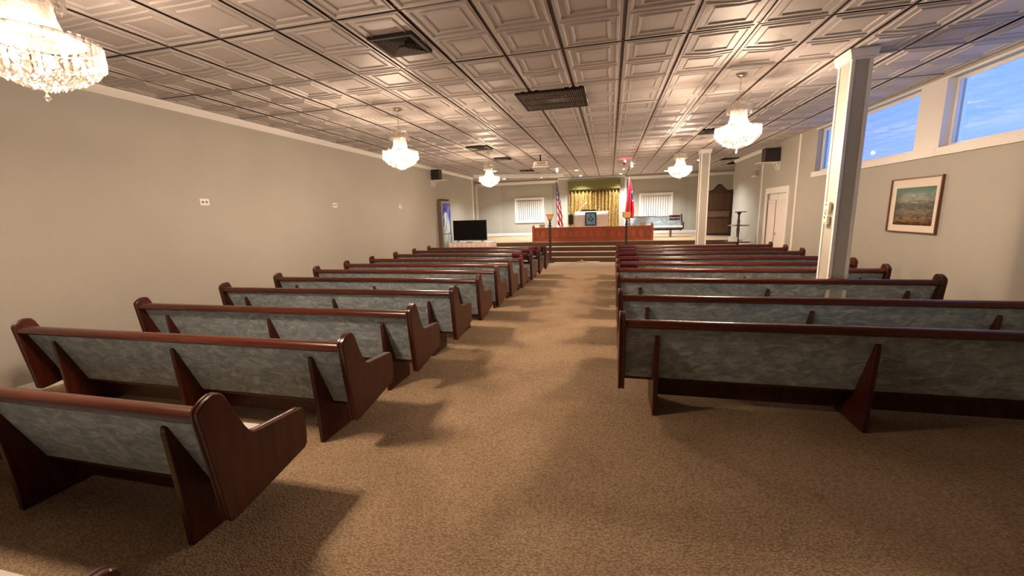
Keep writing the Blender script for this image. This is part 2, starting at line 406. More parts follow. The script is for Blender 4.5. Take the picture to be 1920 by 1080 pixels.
# ------------------------------------------------------------------ ceiling
ceil = struct(MB().box(XL-.2, XR+.2, YB-.2, 20.95, 3.475, 3.6).box(-7.0, XL-.2, YLW-.2, 20.95, 3.475, 3.6).box(XR+.2, 5.65, YRW-.2, 20.95, 3.475, 3.6).build('ceiling', plenum_m), 'pressed panel drop ceiling with dark tee bars')
GX, GY, DX, DY = .1037, 3.3806, .6096, 1.2192
def tile_mesh(var, w=DX-.034, l=DY-.022):
    rnd = random.Random(var)
    vs = []; fs = []
    prof = [(0, 0), (.026, 0), (.032, -.008), (.042, -.008), (.050, .004), (.108, .005), (.115, -.006), (.125, -.006), (.133, .006)]
    sag = rnd.choice([0, .004, .010, .018, .026]); sk = rnd.uniform(-.5, .5)
    b = [rnd.uniform(-.006, .010) for _ in range(2)]
    def dz(x, y):
        t = 2*x/w; q = 2*y/l
        return -sag*(1-t*t)*max(0, 1-abs(q)*1.6)*(1+sk*t)
    for h in (0, 1):
        y0 = -l/2 + h*l/2; cy = y0+l/4; hw = w/2; hl = l/4
        base = len(vs)
        for d, z in prof:
            a, c = hw-d, hl-d
            for (px, py) in ((-a, -c), (0, -c), (a, -c), (a, 0), (a, c), (0, c), (-a, c), (-a, 0)):
                yy = cy+py
                vs.append((px, yy, z+dz(px, yy)))
        for r in range(len(prof)-1):
            for k in range(8):
                k2 = (k+1) % 8; fs.append((base+r*8+k, base+(r+1)*8+k, base+(r+1)*8+k2, base+r*8+k2))
        last = base+(len(prof)-1)*8
        vs.append((0, cy, .006+b[h]+dz(0, cy))); ci = len(vs)-1
        for k in range(8): fs.append((last+k, ci, last+(k+1) % 8))
    me = bpy.data.meshes.new('ceiling_tile'); me.from_pydata(vs, [], fs); me.update()
    bm = bmesh.new(); bm.from_mesh(me); bmesh.ops.remove_doubles(bm, verts=bm.verts, dist=.0005)
    for f_ in bm.faces:
        if f_.normal.z > 0: f_.normal_flip()
    bm.to_mesh(me); bm.free(); me.materials.append(tile_m)
    return me
TM = [tile_mesh(v) for v in range(9)]
rt = random.Random(3)
for k in range(-8, 14):
    for j in range(-11, 9):
        x = GX+DX*(j+.5); y = GY+DY*(k+.5)
        wing = y > 17.8
        if (j < -10 or j > 6) and not wing: continue
        if y > 20.4 or y < YB+.3: continue
        if j == -11 and not wing: continue
        if k < -1:
            if y < YB: continue
        o = obj('ceiling_tile', rt.choice(TM), ceil, (x, y, ZC+rt.uniform(-.002, .003)), rt.choice((0, PI)))
        if k == 13: pass
for j in range(-10, 8):
    x = GX+DX*j
    MB().box(x-.017, x+.017, YB, 20.38, ZC+.012, ZC+.03).build('main_tee', gridm, ceil)
for k in range(-7, 15):
    y = GY+DY*k
    if y < 20.4: MB().box(-6.1, 4.45, y-.011, y+.011, ZC+.008, ZC+.026).build('cross_tee', gridm, ceil)

# ------------------------------------------------------------------ stage
stage = struct(MB().box(-6.8, 5.45, 15.75, 20.5, 0, STG).build('floor_stage', carpet_m), 'raised carpeted stage platform')
sm = struct(MB().box(XL, XR, 14.62, 14.98, 0, STG/4-.012).box(XL, XR, 14.98, 15.36, 0, STG/2-.012).box(XL, XR, 15.36, 15.75, 0, STG*.75-.012).box(-6.04, XR-.01, 15.73, 15.752, STG*.75, STG-.012).build('floor_steps', stepm), 'dark brown steps with carpeted treads up to the stage')
for i, (y, y1) in enumerate(((14.62, 14.98), (14.98, 15.36), (15.36, 15.73))):
    z = STG/4*(i+1)
    MB().box(XL+.02, XR-.02, y-.012, y1, z-.012, z).build('tread', carpet_m, sm)

# ------------------------------------------------------------------ pillars
def pillar(x0, x1, y0, y1, label, thermostats=False):
    t = thing('pillar', label, 'pillar', ((x0+x1)/2, (y0+y1)/2, 0), group=None)
    hx, hy = (x1-x0)/2, (y1-y0)/2
    MB().box(-hx, hx, -hy, hy, 0, 3.43).build('shaft', wall_m, t)
    for sx_ in (-1, 1):
        for sy_ in (-1, 1):
            MB().box(sx_*hx-.014-.006*(sx_ > 0), sx_*hx+.014+.006*(sx_ < 0), sy_*hy-.014-.006*(sy_ > 0), sy_*hy+.014+.006*(sy_ < 0), .0, 3.32).build('corner_strip', trim_m, t, bevel=.004)
    MB().box(-hx-.03, hx+.03, -hy-.03, hy+.03, 3.315, 3.335).prism([(-hx-.035, 3.335), (hx+.035, 3.335), (hx+.055, 3.425), (-hx-.055, 3.425)], -hy-.045, hy+.045, 'y').build('capital', trim_m, t, bevel=.003)
    MB().box(-hx-.03, hx+.03, -hy-.03, hy+.03, 0, .12).build('plinth', trim_m, t, bevel=.004)
    return t
pillar(2.60, 2.78, 5.62, 5.88, 'tall square pillar with two thermostats standing between pews')
pillar(2.55, 2.77, 13.1, 13.34, 'slim square pillar standing in front of the stage steps')
for y, z, lab in ((5.755, 1.72, 'ivory thermostat box on pillar, upper of the two'), (5.765, 1.565, 'ivory thermostat box on pillar, lower of the two')):
    t = thing('thermostat', lab, 'thermostat', (2.587, y, z), group='thermostats on the pillar')
    MB().box(-.03, .0, -.05, .05, -.055, .055).build('housing', switch_m, t, bevel=.006)
    MB().box(-.034, -.028, .0, .03, .015, .04).build('display', slot_m, t)
    MB().box(-.033, -.028, -.03, .02, -.04, -.032).build('lever', slot_m, t)

# ------------------------------------------------------------------ pews
def offset_poly(pts, d):
    n_ = len(pts); area = sum(pts[i][0]*pts[(i+1) % n_][1]-pts[(i+1) % n_][0]*pts[i][1] for i in range(n_)); sgn = 1 if area > 0 else -1
    out = []
    for i in range(n_):
        p0, p1, p2 = Vector(pts[i-1]), Vector(pts[i]), Vector(pts[(i+1) % n_])
        n1 = Vector((-(p1-p0).y, (p1-p0).x)).normalized(); n2 = Vector((-(p2-p1).y, (p2-p1).x)).normalized()
        q = (n1+n2); q = q/max(.5, q.length_squared/2)
        out.append(tuple(p1+q*d*sgn))
    return out
END = [(-.045, .262), (-.07, .50), (-.108, .83), (-.110, .862), (-.098, .885), (-.06, .912), (-.02, .926), (.012, .922), (.034, .900), (.05, .862), (.085, .770), (.122, .685), (.142, .652), (.165, .634), (.20, .626), (.46, .604), (.495, .602), (.520, .590), (.530, .565), (.528, .40), (.522, .352), (.50, .330), (.02, .240), (-.02, .236), (-.038, .244)]
def end_mesh():
    m = MB(); ins = [0.006, 0.0, .006, .0015, .006, 0.0, .006]
    xs = [-.026, -.021, -.010, -.006, .006, .010, .021, .026]
    ring = []
    for x, d in zip([-.026, -.021, -.009, -.006, .006, .009, .021, .026], [.006, 0, 0, .005, .005, 0, 0, .006]):
        ring.append([(x, *p) for p in offset_poly(END, d)])
    N = len(END); vs = [p for r in ring for p in r]; fs = []
    for r in range(len(ring)-1):
        for k in range(N): fs.append((r*N+k, r*N+(k+1) % N, (r+1)*N+(k+1) % N, (r+1)*N+k))
    fs.append(tuple(range(N))[::-1]); fs.append(tuple(range((len(ring)-1)*N, len(ring)*N)))
    m.add(vs, fs)
    return m.mesh('end_panel', mahog, smooth=.6)
ENDM = end_mesh()
FIN = [(0, 0), (-.012, .35), (-.03, .69), (-.026, .715), (-.012, .728), (.004, .722), (.012, .705), (.19, .30), (.44, .335), (.425, 0)]
FINM = MB().prism(FIN, -.019, .019).mesh('support', mahog, bevel=.004, seg=1)
def make_pew(L, label, sup=(.10, .505, .895)):
    t = thing('church_pew', label, 'pew')
    for x in (.026, L-.026): obj('end_panel', ENDM, t, (x, 0, 0))
    a, b = .052, L-.052
    # backrest cushion slab leaning back
    d = Vector((.21, -.53)).normalized(); nrm = Vector((-d.y, d.x))   # nrm points to the seat side
    p0 = Vector((-.052, .815)); p1 = p0+d*.575
    q = [p0, p1, p1+nrm*.05, p0+nrm*.05]
    MB().prism([tuple(v) for v in q], a, b).build('backrest', velvet, t, bevel=.008)
    MB().prism([tuple(v) for v in (p1-nrm*.004, p1+d*.022-nrm*.004, p1+d*.022+nrm*.054, p1+nrm*.054)], a, b).build('bottom_strip', mahog, t, bevel=.003)
    R = [(-.100, .812), (-.098, .838), (-.085, .856), (-.062, .864), (-.035, .862), (-.012, .850), (-.004, .832), (-.006, .808), (-.05, .792), (-.085, .797)]
    MB().prism(R, a-.002, b+.002).build('top_rail', mahog_rail, t, smooth=.7)
    sc = [(.185, .385), (.50, .372), (.525, .385), (.535, .41), (.525, .44), (.50, .455), (.20, .452), (.165, .445)]
    MB().prism(sc, a, b).build('seat_cushion', seatfab, t, smooth=.6)
    MB().prism([(.19, .35), (.19, .386), (.50, .373), (.50, .34), (.48, .335)], a, b).build('seat_board', mahog, t, bevel=.003)
    MB().box(L*sup[0], L*sup[-1], .29, .31, .07, .345).build('stretcher_board', mahog, t, bevel=.003)
    for s in sup: obj('support', FINM, t, (L*s, 0, 0))
    return t
LY = [.315, 1.455, 2.495, 3.475, 4.51, 5.44, 6.32, 7.18, 8.06, 9.07, 10.04, 10.93]
LL = 3.47
NL = len(LY); proto = None
for i, y in enumerate(LY):
    row = NL-i
    lab = 'mahogany pew with grey velvet back on the television side, %s row from the steps' % ordinal(row)
    if proto is None: proto = make_pew(LL, lab); o = proto
    else: o = copy_tree(proto)
    xa = -1.855+.017*max(0, i-1) if i else -1.63
    o.location = (xa-LL, y, 0); o['label'] = lab; o['group'] = 'pews on the television side of the aisle'
RY = [3.405, 4.44, 5.62, 6.58, 7.38, 8.22, 9.17, 10.0, 10.88]
LR = 3.62; proto2 = None; NR = len(RY)
for i, y in enumerate(RY):
    row = NR-i
    lab = 'mahogany pew with grey velvet back on the window side, %s row from the steps' % ordinal(row)
    if proto2 is None: proto2 = make_pew(LR, lab, (.085, .51, .915)); o = proto2
    else: o = copy_tree(proto2)
    o.location = (.085+.008*i, y, 0); o['label'] = lab; o['group'] = 'pews on the window side of the aisle'
# maroon slip covers hanging over pew backs beside the aisle
def pew_cover(x0, w, y, lab, word=True):
    t = thing('pew_cover', lab, 'pew cover', (x0, y, 0), group='maroon covers on the front pews')
    path = [(.005, .62), (-.040, .75), (-.0735, .795), (-.110, .815), (-.108, .845), (-.092, .867), (-.062, .876), (-.03, .873), (-.002, .86), (.010, .835), (.010, .80), (.10, .64)]
    th = offset_poly(path + path[::-1], 0)
    cloth('cover_cloth', lambda u, v: (w*v, *[a_+(b_-a_)*(u*11-min(10, int(u*11))) for a_, b_ in zip(path[min(10, int(u*11))], path[min(10, int(u*11))+1])]), 11, 4, maroon, t, thick=.004)
    if word:
        text('lettering', 'Reserved', .09, white_m, t, (w/2, -.026, .695), (PI/2-.32, 0, 0))
    return t
for i, w in ((4, .30), (5, .36), (6, .38), (7, .38), (8, .42)):
    pew_cover(.085+.008*i+.06, w, RY[i], 'maroon cloth cover on the %s window-side pew from the steps' % ordinal(NR-i), False)
for i in (9, 10, 11):
    xa = -1.855+.017*(i-1)
    pew_cover(xa-.06-.40, .38, LY[i], 'maroon cloth cover on the %s television-side pew from the steps' % ordinal(NL-i))

# ------------------------------------------------------------------ chandeliers
def prism_crystal(name, w, h, d, taper=.75, cm=None):
    m = MB()
    vs = []
    for z, s in ((0, .55), (-.012, 1), (-h*.82, 1), (-h, taper*.5)):
        for (x, y) in ((-w/2, 0), (-w/4, -d/2), (w/4, -d/2), (w/2, 0), (w/4, d/2), (-w/4, d/2)): vs.append((x*s, y*s, z))
    fs = [tuple(range(6)), tuple(range(18, 24))[::-1]]
    for r in range(3):
        for k in range(6): fs.append((r*6+k, r*6+(k+1) % 6, (r+1)*6+(k+1) % 6, (r+1)*6+k))
    m.add(vs, fs)
    return m.mesh(name, cm or prism_m)
CROWN = prism_crystal('crown_prism', .034, .135, .014, cm=crown_m)
RING = prism_crystal('ring_prism', .034, .125, .014)
def neck_mesh():
    pts = [(.095, .0), (.092, -.05), (.098, -.10), (.115, -.15), (.142, -.19), (.178, -.225)]
    vs = []; fs = []
    for r, z in pts:
        w = .020 if r < .12 else .024
        for (x, y) in ((-w, 0), (0, -.007), (w, 0), (0, .007)): vs.append((x, -r+y, z))
    for i in range(len(pts)-1):
        for k in range(4): fs.append((i*4+k, i*4+(k+1) % 4, (i+1)*4+(k+1) % 4, (i+1)*4+k))
    fs += [(0, 1, 2, 3), tuple(range(len(pts)*4-4, len(pts)*4))[::-1]]
    return MB().add(vs, fs).mesh('neck_prism', crown_m)
NECK = neck_mesh()
def bead(m, c, r, h, rot):
    vs = [(0, 0, h)] + [(r*math.cos(a+rot), r*math.sin(a+rot), 0) for a in (0, PI/3, 2*PI/3, PI, 4*PI/3, 5*PI/3)] + [(0, 0, -h)]
    fs = [(0, 1+k, 1+(k+1) % 6) for k in range(6)] + [(7, 1+(k+1) % 6, 1+k) for k in range(6)]
    m.add([(c[0]+v[0], c[1]+v[1], c[2]+v[2]) for v in vs], fs)
def bowl_mesh():
    m = MB(); rb = random.Random(5)
    for R_, z, cnt in ((.262, -.005, 52), (.245, -.03, 48), (.222, -.052, 44), (.198, -.072, 38), (.17, -.092, 32), (.142, -.108, 28), (.112, -.122, 22), (.082, -.135, 16), (.052, -.146, 10), (.02, -.152, 5)):
        for k in range(cnt):
            a = 2*PI*(k+rb.random()*.3)/cnt
            bead(m, (R_*math.cos(a), R_*math.sin(a), z+rb.uniform(-.004, .004)), .0125, .017, rb.random())
    return m.mesh('crystal_beads', crystal_m)
BOWL = bowl_mesh()
def make_chandelier(label):
    t = thing('chandelier', label, 'chandelier', group='crystal chandeliers')
    MB().lathe([(.062, 0), (.060, -.012), (.045, -.022), (.012, -.028), (.0, -.03)], 24).build('canopy', nickel, t, (0, 0, ZC-.012), smooth=.7)
    MB().tube((0, 0, 3.405), (0, 0, 3.13), .0045).build('rod', nickel, t)
    ring = MB()
    for k in range(16):
        a0, a1 = 2*PI*k/16, 2*PI*(k+1)/16
        ring.tube((.024*math.cos(a0), 0, 3.112+.024*math.sin(a0)), (.024*math.cos(a1), 0, 3.112+.024*math.sin(a1)), .005, 6)
    ring.build('hanging_loop', brass, t)
    hoops = {}
    for R_, z, nm in ((.142, 3.085, 'crown_hoop'), (.095, 2.99, 'neck_hoop'), (.268, 2.775, 'ring_hoop')):
        h = MB()
        for k in range(24):
            a0, a1 = 2*PI*k/24, 2*PI*(k+1)/24
            h.tube((R_*math.cos(a0), R_*math.sin(a0), z), (R_*math.cos(a1), R_*math.sin(a1), z), .004, 5)
        for k in range(4):
            a0 = PI/2*k; h.tube((0, 0, z), (R_*math.cos(a0), R_*math.sin(a0), z), .0035, 5)
        hoops[nm] = h.build(nm, nickel, t)
    MB().tube((0, 0, 3.09), (0, 0, 2.60), .007, 8).build('stem', nickel, t)
    for k in range(20):
        a = 2*PI*k/20; obj('crown_prism', CROWN, hoops['crown_hoop'], (.145*math.sin(a), -.145*math.cos(a), 3.088), a)
    for k in range(18):
        a = 2*PI*k/18; obj('neck_prism', NECK, hoops['neck_hoop'], (0, 0, 2.99), a)
    for k in range(40):
        a = 2*PI*k/40; obj('ring_prism', RING, hoops['ring_hoop'], (.270*math.sin(a), -.270*math.cos(a), 2.785), a)
    b = obj('crystal_beads', BOWL, t, (0, 0, 2.675)); b['kind'] = 'stuff'
    dp = MB(); bead(dp, (0, 0, 2.505), .008, .014, 0); bead(dp, (0, 0, 2.475), .017, .026, 0); dp.tube((0, 0, 2.53), (0, 0, 2.515), .003, 5)
    dp.build('drop_pendant', crystal_m, t)
    pl = MB(); N_ = 32
    pl.add([(r_*math.cos(2*PI*k/N_), r_*math.sin(2*PI*k/N_), z_) for z_ in (2.782, 2.788) for r_ in (.09, .21) for k in range(N_)],
           [f4 for k in range(N_) for k2 in ((k+1) % N_,) for f4 in ((k, k2, N_+k2, N_+k), (2*N_+k, 3*N_+k, 3*N_+k2, 2*N_+k2), (k, 2*N_+k, 2*N_+k2, k2), (N_+k, N_+k2, 3*N_+k2, 3*N_+k))])
    pl.build('added_baffle_plate', nickel, t)  # opaque ring added above the bulbs to cut their glow on the ceiling
    for k in range(6):
        a = 2*PI*k/6+.2
        MB().lathe([(.006, -.03), (.014, -.012), (.016, .004), (.010, .026), (.002, .044)], 10).build('bulb', bulb_m, t, (.15*math.cos(a), .15*math.sin(a), 2.705), smooth=True)
    for k in range(3):
        a = 2*PI*k/3+.2+PI/3
        ld = bpy.data.lights.new('chandelier_light', 'POINT'); ld.energy = CHANDELIER_W; ld.color = WARM; ld.shadow_soft_size = .05
        lo = bpy.data.objects.new('chandelier_light', ld); C.objects.link(lo); lo.parent = t; lo.location = (.15*math.cos(a), .15*math.sin(a), 2.71)
    MB().lathe([(.006, -.03), (.014, -.012), (.016, .004), (.010, .026), (.002, .044)], 10).build('neck_bulb', bulb_m, t, (.03, 0, 2.86), smooth=True)
    ld = bpy.data.lights.new('neck_light', 'POINT'); ld.energy = CHANDELIER_W*.05; ld.color = WARM; ld.shadow_soft_size = .025
    lo = bpy.data.objects.new('neck_light', ld); C.objects.link(lo); lo.parent = t; lo.location = (-.02, 0, 2.90)
    return t
CH = [(-3.13, 1.78, 'crystal chandelier hanging over the pews farthest from the stage'), (-3.27, 6.14, 'crystal chandelier hanging by the wall speaker side, middle of three'),
      (1.62, 6.15, 'crystal chandelier hanging beside the clerestory windows'), (-3.24, 11.0, 'crystal chandelier hanging near the television and projector'), (1.67, 11.04, 'crystal chandelier hanging beside the slim pillar')]
pc = None
for x, y, lab in CH:
    if pc is None: pc = make_chandelier(lab); o = pc
    else: o = copy_tree(pc)
    o.location = (x, y, 0); o['label'] = lab

# ------------------------------------------------------------------ ceiling fittings
def diffuser(x, y, s, lab):
    t = thing('air_diffuser', lab, 'vent', (x, y, ZC), group='dark square air diffusers')
    MB().box(-s/2, s/2, -s/2, s/2, -.012, .004).build('throat', ventm, t)
    f_ = MB(); e = s/2
    for (a, b, c_, d_) in ((-e, e, -e, -e+.04), (-e, e, e-.04, e), (-e, -e+.04, -e+.04, e-.04), (e-.04, e, -e+.04, e-.04)): f_.box(a, b, c_, d_, -.03, -.01)
    fo = f_.build('frame', ventm, t, bevel=.004)
    for k in range(6):
        r0 = e-.05-k*.032
        if r0 < .02: break
        for q in range(4):
            MB().add([(-r0, -r0, -.034), (r0, -r0, -.034), (r0-.009, -r0+.009, -.024), (-r0+.009, -r0+.009, -.024), (-r0, -r0+.003, -.030), (r0, -r0+.003, -.030), (r0-.009, -r0+.012, -.020), (-r0+.009, -r0+.012, -.020)],
                     [(0, 1, 2, 3), (7, 6, 5, 4), (0, 4, 5, 1), (3, 2, 6, 7)]).build('blade', blade_m, fo, rz=q*PI/2)
    return t
diffuser(-2.03, 3.98, .46, 'dark louvred square air diffuser close to the large return grille')
diffuser(-3.24, 10.2, .55, 'dark square air diffuser in front of the television side chandelier')
diffuser(-3.2, 12.35, .45, 'dark square air diffuser beside the ceiling projector')
diffuser(2.2, 10.15, .55, 'dark square air diffuser between the window side chandeliers')
diffuser(-3.2, 16.1, .5, 'dark square air diffuser next to the projection screen case')
diffuser(4.0, 15.9, .5, 'dark square air diffuser above the tiered table corner')
t = thing('return_grille', 'large dark slatted return air grille in the middle of the ceiling', 'vent', (-.85, 6.43, ZC))
MB().box(-.47, .47, -.47, .47, -.014, .004).build('throat', ventm, t)
f_ = MB()
for (a, b, c_, d_) in ((-.485, .485, -.485, -.44), (-.485, .485, .44, .485), (-.485, -.44, -.44, .44), (.44, .485, -.44, .44)): f_.box(a, b, c_, d_, -.034, -.008)
fo = f_.build('frame', ventm, t, bevel=.004)
SL = MB().box(-.003, .003, -.44, .44, -.036, -.02).mesh('slat', slat_m)
for k in range(34): obj('slat', SL, fo, (-.43+.026*k, 0, 0))
for y in (-.15, .15): MB().box(-.44, .44, y-.006, y+.006, -.037, -.03).build('cross_bar', ventm, t)

def downlight(x, y, lab, power=1.0):
    t = thing('downlight', lab, 'light', (x, y, ZC-.004), group='recessed downlights over the stage')
    MB().lathe([(.09, -.0), (.09, -.012), (.066, -.016), (.062, 0)], 20).build('rim', white_m, t, smooth=.6)
    MB().lathe([(.062, -.004), (.05, -.020), (.02, -.028), (.0, -.03)], 16).build('lens', down_m, t, smooth=True)
    ld = bpy.data.lights.new('downlight_beam', 'SPOT'); ld.energy = STAGE_W*power*4; ld.color = STAGE_COL; ld.spot_size = math.radians(125); ld.spot_blend = .8; ld.shadow_soft_size = .06
    lo = bpy.data.objects.new('downlight_beam', ld); C.objects.link(lo); lo.parent = t; lo.location = (0, 0, -.05)
for x, y, lab in ((-4.35, 15.55, 'round downlight next to the television side chandelier'), (-4.9, 19.1, 'round downlight above the alcove beyond the television'), (-3.13, 19.2, 'round downlight above the blinds beside the striped flag'),
                  (-1.33, 16.9, 'round downlight above the pulpit'), (-1.35, 19.5, 'round downlight in front of the olive valance, striped flag end'), (.5, 17.4, 'round downlight above the red flag'),
                  (.45, 19.5, 'round downlight in front of the olive valance, red flag end'), (2.33, 19.2, 'round downlight above the upholstered stage bench'), (2.98, 15.7, 'round downlight behind the slim pillar')):
    downlight(x, y, lab)
def spothead(x, y, lens, lab, rz):
    t = thing('spotlight', lab, 'light', (x, y, ZC-.005), rz)
    MB().lathe([(.05, 0), (.05, -.02), (.02, -.03), (.0, -.03)], 16).build('base', white_m, t)
    MB().tube((0, 0, -.03), (0, 0, -.08), .01).build('stem', white_m, t)
    MB().tube((0, -.06, -.07), (0, .05, -.13), .05, 14, .035).build('can', black_m if lens == redled else white_m, t)
    MB().tube((0, -.066, -.067), (0, -.06, -.07), .044, 14).build('lens', lens, t)
    return t
spothead(.44, 14.4, redled, 'small black ceiling spotlight with a red lamp', .3)
spothead(-2.0, 16.2, down_m, 'white ceiling spotlight near the projection screen case', -.3)
spothead(.74, 16.0, down_m, 'white ceiling spotlight near the red flag', .2)
ld = bpy.data.lights.new('red_glow', 'POINT'); ld.energy = 2; ld.color = (1, .05, .1); ld.shadow_soft_size = .04
lo = bpy.data.objects.new('red_glow', ld); C.objects.link(lo); lo.parent = [o for o in C.objects if o.name == 'spotlight'][0]; lo.location = (-.05, -.12, -.08)

t = thing('projector', 'white projector hanging from a ceiling bracket', 'projector', (-2.0, 12.1, 0), .35)
MB().box(-.19, .19, -.15, .15, 3.12, 3.23).build('body', tanwood if False else switch_m, t, bevel=.015)
MB().tube((.10, .15, 3.175), (.10, .18, 3.175), .045, 16).build('lens', black_m, t)
MB().tube((0, 0, 3.23), (0, 0, 3.43), .022).box(-.1, .1, -.08, .08, 3.23, 3.245).build('bracket', ventm, t)
MB().box(-.22, .22, -.18, .18, 3.085, 3.10).build('tray', white_m, t)
for k in range(5): MB().box(-.12+.05*k, -.09+.05*k, -.153, -.15, 3.15, 3.2).build('louvre', slot_m, t)

t = thing('projection_screen_case', 'long white projection screen case mounted across the ceiling corner', 'screen case', (-3.72, 17.0, 3.33), math.atan2(1.55, 3.5))
MB().box(-1.9, 1.9, -.06, .06, -.07, .06).build('case', white_m, t, bevel=.015)
for s in (-1, 1): MB().box(s*1.9-.015*(s > 0)-.0, s*1.9+.015*(s < 0)+.02*s+(0), -.065, .065, -.075, .065).build('end_cap', trim_m, t, bevel=.005)
for x in (-1.3, 1.3): MB().box(x-.02, x+.02, -.03, .03, .06, .095).build('hanger', nickel, t)
MB().box(-1.8, 1.8, -.012, .012, -.085, -.07).build('weight_bar', white_m, t)

# ------------------------------------------------------------------ wall things
def wall_speaker(lab, shelflab, x0, x1, y, z0, z1, s, sx0, sx1, depth=.26):
    t = thing('wall_speaker', lab, 'speaker', ((x0+x1)/2, y, z0))
    w = (x1-x0)/2; h = z1-z0
    MB().box(-w, w, -depth/2, depth/2, 0, h).build('cabinet', mat('speaker_cabinet', (.045, .025, .018), .45) if 'speaker_cabinet' not in MATS else MATS['speaker_cabinet'], t, bevel=.006)
    MB().box(-w+.015, w-.015, -depth/2-.012, -depth/2+.002, .015, h-.11).build('grille', spk_m, t, bevel=.004)
    MB().box(-w+.03, w-.03, -depth/2-.008, -depth/2+.002, h-.095, h-.02).build('horn', black_m, t, bevel=.01)
    b = thing('speaker_shelf', shelflab, 'shelf', ((sx0+sx1)/2, y, z0-.022))
    MB().box(-(sx1-sx0)/2, (sx1-sx0)/2, -.16, .16, 0, .02).build('board', soot, b, bevel=.003)
    wx = (sx0-(sx0+sx1)/2) if s > 0 else (sx1-(sx0+sx1)/2)
    for yy in (-.1, .1):
        m_ = MB(); m_.box(min(wx, wx+s*.012), max(wx, wx+s*.012), yy-.012, yy+.012, -.2, 0)
        prev = None
        for k in range(9):
            a = PI/2*k/8; p = (wx+s*(.015+.15*(1-math.cos(a))), yy, -.185+.18*math.sin(a))
            if prev: m_.tube(prev, p, .009, 6)
            prev = p
        m_.build('bracket', white_m, b)
wall_speaker('dark loudspeaker on shelf above the stained glass panel wall', 'white bracket shelf on the outlet wall under a loudspeaker', -6.03, -5.74, 13.5, 3.0, 3.35, 1, XL, -5.55)
wall_speaker('dark loudspeaker on shelf above the curtained door', 'white bracket shelf above the curtained door under a loudspeaker', 3.99, 4.34, 12.6, 2.92, 3.28, -1, 3.86, XR)
t = thing('emergency_light', 'small tan emergency light box on wall past the curtained door', 'light box', (XR, 14.25, 2.77))
MB().box(-.10, 0, -.17, .17, -.07, .07).build('housing', mat('tan_housing', (.42, .30, .24), .5), t, bevel=.01)
for y in (-.1, .1): MB().lathe([(.0, -.11), (.045, -.10), (.05, -.075), (.03, -.05), (0, -.05)], 14).build('lamp_head', white_m, t, (-.07, y, -.005), smooth=.7)
for y, lab in ((5.05, 'white wall outlet plate high on the wall opposite the windows, farthest from the speaker'), (8.12, 'white wall outlet plate high on the wall opposite the windows, middle of three'), (11.08, 'white wall outlet plate high on the wall opposite the windows, closest to the speaker')):
    t = thing('outlet_plate', lab, 'outlet', (XL, y, 2.07), group='outlet plates on the long wall')
    MB().box(0, .008, -.075, .075, -.05, .05).build('plate', white_m, t, bevel=.003)
    for s in (-1, 1): MB().box(.007, .0105, s*.03-.017, s*.03+.017, -.016, .016).build('socket', slot_m, t, bevel=.002)

# framed landscape print on the right wall
def landscape(t, uv):
    sp = t.nodes.new('ShaderNodeSeparateXYZ'); t.links.new(uv.outputs[0], sp.inputs[0])
    n = t.nodes.new('ShaderNodeTexNoise'); n.inputs['Scale'].default_value = 7; n.inputs['Detail'].default_value = 7; n.inputs['Distortion'].default_value = .4
    mp = t.nodes.new('ShaderNodeMapping'); mp.inputs['Scale'].default_value = (1, 2.6, 1)
    t.links.new(uv.outputs[0], mp.inputs[0]); t.links.new(mp.outputs[0], n.inputs['Vector'])
    v = mth(t, 'ADD', sp.outputs['Y'], mth(t, 'MULTIPLY', mth(t, 'SUBTRACT', n.outputs['Fac'], .5), .55))
    r = ramp(t, [(.02, (.10, .045, .02)), (.13, (.36, .22, .11)), (.24, (.045, .05, .03)), (.36, (.22, .17, .11)), (.46, (.05, .06, .045)), (.58, (.10, .12, .09)), (.68, (.34, .31, .24)), (.78, (.12, .19, .16)), (.93, (.16, .26, .22))])
    t.links.new(v, r.inputs[0]); return r.outputs[0]
pic_m = uvramp('landscape_print', landscape, .45)
t = thing('framed_picture', 'framed landscape print with cream mat on wall under the windows', 'picture', (XR, 7.31, 1.70))
fr = MB(); W2, H2 = .52, .405
for (a, b, c_, d_) in ((-W2, W2, -H2, -H2+.02), (-W2, W2, H2-.02, H2), (-W2, -W2+.02, -H2+.02, H2-.02), (W2-.02, W2, -H2+.02, H2-.02)): fr.box(-.035, 0, a, b, c_, d_)
fr.build('frame', framewood, t, bevel=.003)
MB().box(-.012, -.004, -W2+.02, W2-.02, -H2+.02, H2-.02).build('mat_board', paper, t)
cloth('print', lambda u, v: (-.015, .40-.80*u-.01, -.29+.55*v), 4, 4, pic_m, t, thick=.002)

